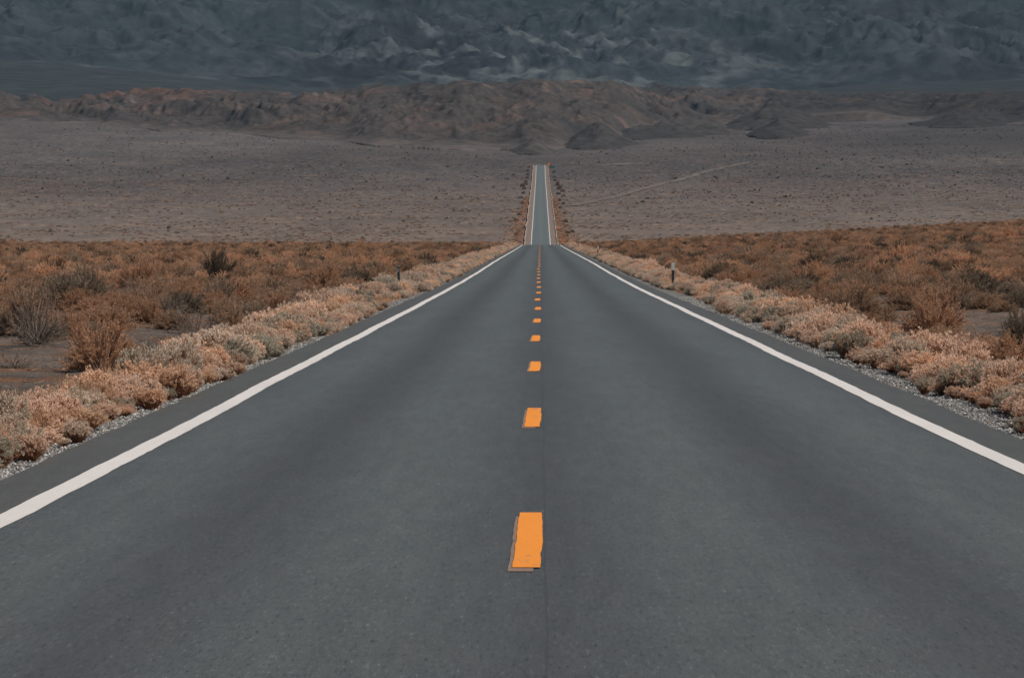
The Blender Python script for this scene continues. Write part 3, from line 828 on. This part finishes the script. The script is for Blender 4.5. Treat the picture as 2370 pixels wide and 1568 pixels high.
shrub('desert_shrub', BSH, 2, -6.7, 300.0, 1.9, 1.35, 0, BROWN['dark olive brown'], MAT_STEM, 'dark round shrub between the two distant marker posts on the left', 'shrub', None, .74)
BN = list(BROWN)
BROWN_RGB = {'rust brown': (.54, .318, .198), 'dull brown': (.43, .275, .18), 'greyish brown': (.35, .257, .187), 'dark olive brown': (.115, .09, .066)}
CLEAR = [(2165, 735, 190, 46), (1985, 706, 180, 36), (2255, 670, 180, 26), (1880, 690, 80, 20), (238, 812, 240, 60), (165, 678, 130, 18), (170, 860, 330, 50), (60, 900, 300, 60), (560, 800, 0, 0), (400, 735, 260, 26), (270, 790, 110, 26), (420, 785, 190, 30), (2300, 745, 110, 28), (2370, 720, 80, 30), (2060, 748, 40, 18), (2290, 790, 110, 35), (100, 720, 60, 10)]
br = np.random.default_rng(77)
cand = []
grid = {}
def free(x, y, rad):
    gx, gy_ = int(x // 2), int(y // 2)
    for i in (-1, 0, 1):
        for j in (-1, 0, 1):
            for (a, b, c) in grid.get((gx + i, gy_ + j), ()):
                if (a - x) ** 2 + (b - y) ** 2 < ((rad + c) * (1.0 if y < 60 else 1.14)) ** 2: return False
    grid.setdefault((gx, gy_), []).append((x, y, rad)); return True
for m in MARK: grid.setdefault((int(m[2] // 2), int(m[3] // 2)), []).append((m[2], m[3], m[4] * .55))
tries = 0
for band0, band1, num, in ((26, 70, 900), (70, 150, 3400), (150, 300, 6800), (300, 640, 11000)):
    for _ in range(num):
        y = math.sqrt(band0 ** 2 + (band1 ** 2 - band0 ** 2) * br.random())
        x = y * math.tan(R(br.uniform(-12.5, 12.5)))
        side_lim = 6.3 if x < 0 else 6.9
        if abs(x) < side_lim + .25: continue
        wd = br.uniform(.5, 1.15) * (1 + .25 * (br.random() < .12))
        u, v = px(x, y, 0)
        if any(b and abs(u - a) < b * .5 + 8 and abs(v - q) < c * .5 + 4 for a, q, b, c in CLEAR): 
            if br.random() < .96: continue
        if y < 78 and br.random() < (.72 if x < 0 else .6): continue
        if 78 <= y < 115 and br.random() < .3: continue
        if y < 58 and x < 0 and br.random() < .88: continue
        if y > 70: wd *= 1.18
        if y < 300:
            dn = float(pn(np.array(x / 7.), np.array(y / 9.), 5))
            if dn < -.45 and y < 100: continue
            if not free(x, y, wd * .42): continue
        cand.append((x, y, wd, wd * br.uniform(.48, .74) * (1.55 if br.random() < .025 else 1)))
cand = sorted(cand, key=lambda c: c[1])
n_ind = 0; labels_used = {}
mid, midc, far1, far1c, far2, far2c = [], [], [], [], [], []
pend = []
for (x, y, wd, h) in cand:
    q = br.random(); 
    tone = float(pn(np.array(x / 16.), np.array(y / 20.), 9))
    p = np.array([.46 + .2 * tone, .34, .13 - .05 * tone, .09]); p = np.clip(p, .02, 1); p /= p.sum()
    cl = BN[br.choice(4, p=p)]
    rz = br.random() * 6.28
    u, v = px(x, y, 0)
    if y < 128 and -50 < u < 2420 and n_ind < 285:
        n_ind += 1
        pend.append((x, y, wd, h, cl, rz, int(br.integers(0, 7)), br.random() < .07, u, v))
    else:
        c = np.array(BROWN_RGB[cl]) * br.uniform(.5, 1.3)
        it = (x, y, float(zground(x, y)) - .03, wd, h, rz, br.integers(0, 4 if y < 150 else 6))
        (mid if y < 150 else far1 if y < 300 else far2).append(it); (midc if y < 150 else far1c if y < 300 else far2c).append(c)
# the plain goes on to both sides of the picture
sr = np.random.default_rng(15)
for band0, band1, num in ((30, 90, 700), (90, 300, 5200), (300, 640, 12000)):
    for _ in range(num):
        y = math.sqrt(band0 ** 2 + (band1 ** 2 - band0 ** 2) * sr.random()); a_ = sr.uniform(12.5, 27) * (1 if sr.random() < .5 else -1)
        x = y * math.tan(R(a_)); wd = sr.uniform(.55, 1.25)
        if abs(x) < 7.2 or (y < 60 and sr.random() < .5): continue
        far2.append((x, y, float(zground(x, y)) - .03, wd, wd * sr.uniform(.48, .74), sr.random() * 6.28, sr.integers(0, 6)))
        far2c.append(np.array(BROWN_RGB[BN[sr.choice(4, p=[.44, .34, .13, .09])]]) * sr.uniform(.62, 1.25))
# labels: how it looks + where it stands against a shrub that has a name of its own
cands = []
for i, (x, y, wd, h, cl, rz, k, twig, u, v) in enumerate(pend):
    sd = 'left' if x < 0 else 'right'
    best = min((m for m in MARK if (m[2] < 0) == (x < 0)), key=lambda m: (m[0] - u) ** 2 + 9 * (m[1] - v) ** 2)
    du, dv = u - best[0], v - best[1]
    rel = ('behind' if dv < 0 else 'in front of') if abs(dv) * 3 > abs(du) else ('left of' if du < 0 else 'right of')
    size = 'low' if h < .55 else ('tall' if h > .8 else 'medium')
    form = 'bare-twigged' if twig else 'bushy'
    cands.append((size, form, cl, rel, best[5], sd))
from collections import Counter
cc = Counter(cands)
for (x, y, wd, h, cl, rz, k, twig, u, v), key in zip(pend, cands):
    size, form, cl_, rel, mk, sd = key
    if cc[key] == 1: lab = f"{size} {'bare-twigged ' if twig else ''}{cl} shrub {rel} {mk}"; grp = 'brown shrubs on the plain'
    else: lab = f"{size} {'bare ' if twig else ''}{cl} shrub among others {rel} {mk}"; lab = ' '.join(lab.split()[:16]) if len(lab.split()) <= 16 else lab.replace(' among others', ''); grp = f"{size} {cl} shrubs {rel} {mk}"
    if twig: shrub('twiggy_shrub', TSH, k % 3, x, y, wd, h, rz, BROWN[cl], MAT_GREYSTEM, lab, 'shrub', grp, .72)
    else: shrub('desert_shrub', BSH, k, x, y, wd * 1.05, h, rz, BROWN[cl], MAT_STEM, lab, 'shrub', grp, .74)
scatter('brown_shrubs_mid', C_BROWN, mid, np.array(midc), 'brown shrubs covering the plain beyond the nearest ones', 'shrubs')
scatter('brown_shrubs_far', C_BROWN, far1, np.array(far1c), 'brown shrubs massed in the middle of the plain', 'shrubs')
scatter('brown_shrubs_crest', C_BROWN, far2, np.array(far2c), 'far brown shrubs massed along the crest of the plain', 'shrubs')
print('pale ind', sum(1 for o in bpy.data.objects if o.name.startswith('verge_bush.')), 'brown ind', n_ind, 'stuff', len(mid), len(far1), len(far2), len(verge_mid), len(verge_far))

# ---------------------------------------------------------------- dry grass between the verge bushes
def dry_grass():
    n = 2600
    y = 21 + 120 * br.random(n) ** 1.4; sd = np.where(br.random(n) < .5, -1, 1)
    e = np.where(sd < 0, 4.42, 5.0); x = sd * (e + np.abs(br.normal(.35, .55, n)) * (1 + y / 120))
    k = 34
    px_ = np.repeat(x, k) + br.normal(0, .06, n * k); py_ = np.repeat(y, k) + br.normal(0, .06, n * k)
    p = np.stack([px_, py_, np.repeat(zground(x, y), k) - .03], -1)
    d = unit(br.normal(0, .38, (n * k, 3)) + np.array([0, 0, 1.]))
    hgt = np.repeat(br.uniform(.10, .34, n), k) * br.uniform(.5, 1.1, n * k)
    me = tri_mesh('dry_grass', blades(p, d, hgt, .007, br))
    base = np.array([[.62, .36, .21], [.55, .27, .14], [.60, .44, .31], [.40, .18, .09]])[br.choice(4, n, p=[.4, .25, .25, .1])]
    set_col(me, 'tint', np.repeat(base, 3 * k, 0))
    tag(link('dry_grass', me, mat_tint('dry_grass', 'tint', transl=.25).m), 'tufts of dry orange grass between the verge bushes', 'grass', kind='stuff')
dry_grass()

# ---------------------------------------------------------------- dry litter on the near ground
def litter():
    n = 42000
    y = 24 + 75 * br.random(n) ** 1.3; side = br.random(n) < .55
    x = np.where(side, -(4.55 + 12 * br.random(n) ** 1.3), 5.1 + 12 * br.random(n) ** 1.3)
    kd = pn(x / 1.3, y / 1.3, 13) > -.15
    x, y = x[kd], y[kd]; n = len(x)
    a = br.random(n) * 2 * pi
    d = unit(np.stack([np.cos(a), np.sin(a), br.uniform(-.05, .35, n)], -1))
    p = np.stack([x, y, zground(x, y) - .015 + .012 * br.random(n)], -1)
    T = blades(p, d, br.uniform(.03, .20, n), br.uniform(.005, .013, n), br)
    me = tri_mesh('dry_litter', T)
    base = np.array([[.19, .085, .045], [.30, .19, .12], [.12, .08, .06], [.36, .27, .20]])[br.choice(4, n, p=[.4, .25, .25, .1])]
    set_col(me, 'tint', np.repeat(base, 3, 0))
    tag(link('dry_litter', me, mat_tint('litter', 'tint').m), 'dry twigs and leaf litter scattered on the ground', 'litter', kind='stuff')
litter()

# ---------------------------------------------------------------- scrub of the far valley slope
def valley():
    r = np.random.default_rng(5)
    n = 23000
    y = np.sqrt(1080 ** 2 + (4100 ** 2 - 1080 ** 2) * r.random(n)); x = y * np.tan(np.radians(r.uniform(-17, 17, n)))
    u = 1250 + x / y * FPX
    cl = pn(x / 130, y / 260, 3) + .5 * pn(x / 40, y / 80, 4)
    keep = (np.abs(x) > 12) & (cl > -.25) & (r.random(n) < .25 + .75 * sst(1250, 1900, y)) & ((r.random(n) < .55) | ((u > 1650) & (y > 1500)))
    x, y, u = x[keep], y[keep], u[keep]; n = len(x)
    h = r.uniform(.45, 1.05, n) * (1 + .9 * (r.random(n) < .07)); wd = h * r.uniform(.8, 1.4, n)
    it = np.stack([x, y, zground(x, y) - .1, wd, h, r.random(n) * 6.28, r.integers(0, 5, n)], -1)
    c = np.array([.095, .083, .072])[None] * r.uniform(.55, 1.7, (n, 1))
    scatter('valley_scrub', C_SCRUB, it, c, 'dark scrub dotted over the far valley slope', 'scrub')
    n = 15000
    y = np.sqrt(1070 ** 2 + (2300 ** 2 - 1070 ** 2) * r.random(n) ** 1.5); x = y * np.tan(np.radians(r.uniform(-12.5, 12.5, n)))
    keep = (np.abs(x) > 10) & (pn(x / 60, y / 60, 8) > -.2); x, y = x[keep], y[keep]; n = len(x)
    h = r.uniform(.25, .6, n); wd = r.uniform(.7, 2.2, n)
    it = np.stack([x, y, zground(x, y) - .05, wd, h, r.random(n) * 6.28, r.integers(0, 5, n)], -1)
    c = np.array([[.42, .32, .25], [.34, .20, .13], [.20, .15, .115]])[r.integers(0, 3, n)] * r.uniform(.8, 1.2, (n, 1))
    scatter('valley_dry_brush', C_SCRUB, it, c, 'pale dry brush on the lower valley slope', 'brush')
    # orange-brown growth right beside the far road
    n = 900
    y = 1075 + 650 * r.random(n) ** 1.6; sd = np.where(r.random(n) < .5, -1, 1); x = sd * (7.3 + np.abs(r.normal(0, 4.0, n)) * (1 - (y - 1075) / 900))
    h = r.uniform(.3, .75, n); wd = r.uniform(.7, 1.6, n)
    it = np.stack([x, y, zground(x, y) - .05, wd, h, r.random(n) * 6.28, r.integers(0, 5, n)], -1)
    c = np.array([[.62, .37, .24], [.50, .28, .17], [.30, .18, .12]])[r.integers(0, 3, n)] * r.uniform(.8, 1.2, (n, 1))
    scatter('far_verge_brush', C_SCRUB, it, c, 'orange-brown brush lining the lower part of the far road', 'brush')
    # larger dark shrubs beside the far road, one by one
    dm = [tri_mesh('foliage', brown_shape(800 + i, 60, 50, .08, .03, squat=1.15)[0]) for i in range(4)]
    for m_ in dm: m_.materials.append(BROWN['dark olive brown'])
    for side, spots in ((-1, [(1195, 9.6, 2.0), (1345, 11, 2.2), (1420, 10.2, 2.4), (1600, 9.8, 2.2), (1700, 11, 2.4), (1790, 10.5, 2.6), (1890, 10.4, 3.0), (1960, 11.8, 3.4), (2010, 9.9, 3.2), (2090, 10.6, 2.8), (2180, 9.8, 2.8), (2260, 9.6, 2.6), (2330, 9.9, 3.0), (2400, 9.2, 2.6)]),
                        (1, [(1205, 11.2, 2.4), (1215, 13.2, 2.2), (1330, 11.5, 2.2), (1440, 12.0, 2.2), (1520, 10.4, 2.0), (1590, 12.6, 2.4), (1650, 10.8, 2.4), (1730, 13.6, 2.8), (1775, 11.0, 2.8), (1830, 14.0, 3.0), (1880, 12.0, 3.2), (1935, 13.0, 3.4), (1990, 11.4, 3.2), (2050, 12.0, 3.0), (2120, 10.8, 2.8), (2200, 10.4, 2.6), (2300, 10.2, 2.4)])):
        nm = 'left' if side < 0 else 'right'
        for i, (yy, xx, hh) in enumerate(spots):
            o = bpy.data.objects.new('roadside_shrub', dm[(i + (side > 0)) % 4]); COL.objects.link(o)
            X_ = side * xx
            o.location = (X_, yy, float(zground(X_, yy)) - .1); o.scale = (hh * .95, hh * .95, hh); o.rotation_euler = (0, 0, i * 1.9)
            tag(o, f"dark shrub, {ordinal(i + 1)} up the slope beside the {nm} edge of the far road", 'shrub', 'dark shrubs beside the far road')
valley()

# ---------------------------------------------------------------- marker posts and signs
def boxv(x0, x1, y0, y1, z0, z1):
    v = np.array([(x, y, z) for z in (z0, z1) for x, y in ((x0, y0), (x1, y0), (x1, y1), (x0, y1))], float)
    f = np.array([(0, 3, 2, 1), (4, 5, 6, 7), (0, 1, 5, 4), (1, 2, 6, 5), (2, 3, 7, 6), (3, 0, 4, 7)])
    return v, f
def boxes(name, L, mat, parent, bevel=.003):
    V, F = [], []; n = 0
    for b in L:
        v, f = boxv(*b); V.append(v); F.append(f + n); n += 8
    o = link(name, mesh_np(name, np.concatenate(V), np.concatenate(F)), mat, parent)
    if bevel:
        m = o.modifiers.new('bevel', 'BEVEL'); m.width = bevel; m.segments = 2
    return o
def plain(name, c, rough=.6, spec=.4, metal=0, dirt=.25):
    M = Mat(name, rough, spec); M.b.inputs['Metallic'].default_value = metal
    g = M.n('ShaderNodeTexCoord').outputs['Object']
    M.col(M.mix(1.0, c, M.ramp(M.noise((1, 1, .4), 9, 5, .65, vec=g), [(.3, 1 - dirt), (.7, 1 + dirt * .5)]), 'MULTIPLY'))
    return M.m
M_STEEL = plain('weathered_steel', (.085, .125, .130), .5, .5, .3)
M_REFW = plain('white_reflector', (.47, .51, .48), .35, .5)
M_GREEN = plain('green_cap', (.20, .33, .24), .5)
M_WOOD = plain('brown_stake', (.20, .12, .08), .9)
M_SIGNO = plain('orange_sign', (.80, .20, .03), .5)
M_SIGNG = plain('green_sign', (.020, .105, .085), .5)
def marker(x, y, h, back, label, lean=0.0):
    root = empty('marker_post', (x, y, float(zground(x, y)) - .05)); root.rotation_euler = (0, lean, 0)
    tag(root, label, 'marker post', 'marker posts along the road')
    # U-channel: web and two flanges
    boxes('post', [(-.036, .036, 0, .006, 0, h), (-.048, -.036, -.028, .006, 0, h), (.036, .048, -.028, .006, 0, h)], M_STEEL, root)
    if back:
        boxes('reflector', [(-.024, .024, -.010, -.001, h - .20, h - .06)], M_REFW, root)
    else:
        boxes('reflector', [(-.062, .062, -.044, -.030, h - .34, h - .02)], M_REFW, root)
    boxes('post_cap', [(-.056, .056, -.032, .010, h, h + .022)], M_GREEN, root)
marker(-5.02, 104.5, .98, True, 'dark steel marker post with small white reflector in the left verge', -.05)
marker(5.2, 115, 1.08, False, 'dark marker post with long white plate in the right verge', .0)
marker(-5.4, 256, .95, True, 'distant grey marker post, lower of two beside a dark shrub at left')
marker(-5.4, 313, 1.12, True, 'distant marker post with white reflector near the crest at left', -.04)
marker(5.2, 265, 1.1, False, 'distant pale marker post standing in the right verge')
for (x, y, lb) in ((5.3, 410, 'thin brown stake in the right verge near the crest'), (5.3, 575, 'faint brown stake on the crest at the right verge')):
    root = empty('wooden_stake', (x, y, float(zground(x, y)) - .1)); tag(root, lb, 'stake')
    boxes('post', [(-.06, .06, -.05, .05, 0, 1.15)], M_WOOD, root, .01)
    boxes('stake_top', [(-.065, .065, -.055, .055, 1.15, 1.27)], M_STEEL, root, .01)

def sign(x, y, posts, board, mat, label, diamond=False):
    root = empty('road_sign', (x, y, float(zground(x, y)) - .2)); tag(root, label, 'road sign')
    w2, h0, h1 = board
    for q in posts: boxes('post', [(q - .06, q + .06, .03, .11, 0, h1 - .05)], M_STEEL, root, 0)
    if diamond:
        r_ = (h1 - h0) / 2; zc = (h0 + h1) / 2
        v = np.array([(0, -.03, zc - r_), (r_, -.03, zc), (0, -.03, zc + r_), (-r_, -.03, zc), (0, .02, zc - r_), (r_, .02, zc), (0, .02, zc + r_), (-r_, .02, zc)])
        f = np.array([(0, 1, 2, 3), (7, 6, 5, 4), (0, 4, 5, 1), (1, 5, 6, 2), (2, 6, 7, 3), (3, 7, 4, 0)])
        link('sign_board', mesh_np('sign_board', v, f), mat, root)
    else: boxes('sign_board', [(-w2, w2, -.03, .02, h0, h1)], mat, root, .02)
sign(7.2, 2425, (0,), (1.0, 1.1, 3.5), M_SIGNO, 'tiny orange diamond warning sign at the top of the far road', True)
sign(9.6, 2372, (-1.1, 1.1), (1.9, 1.3, 2.7), M_SIGNG, 'tiny wide green sign board beside the far road, upper one')
sign(11.2, 2305, (-.7, .7), (1.2, 1.0, 2.2), M_SIGNG, 'tiny green sign board beside the far road, below the wide one')

# ---------------------------------------------------------------- air
def haze():
    v, f = boxv(-9000, 9000, -3000, 17500, -260, 4200)
    M = bpy.data.materials.new('air'); M.use_nodes = True; t = M.node_tree
    t.nodes.remove(t.nodes['Principled BSDF'])
    p = t.nodes.new('ShaderNodeVolumePrincipled')
    p.inputs['Density'].default_value = 1.45e-5
    p.inputs['Color'].default_value = (.42, .66, .86, 1)
    p.inputs['Anisotropy'].default_value = .1
    t.links.new(p.outputs[0], t.nodes['Material Output'].inputs['Volume'])
    tag(link('haze', mesh_np('haze', v, f), M), 'thin bluish haze filling the valley air', 'haze', kind='stuff')
haze()
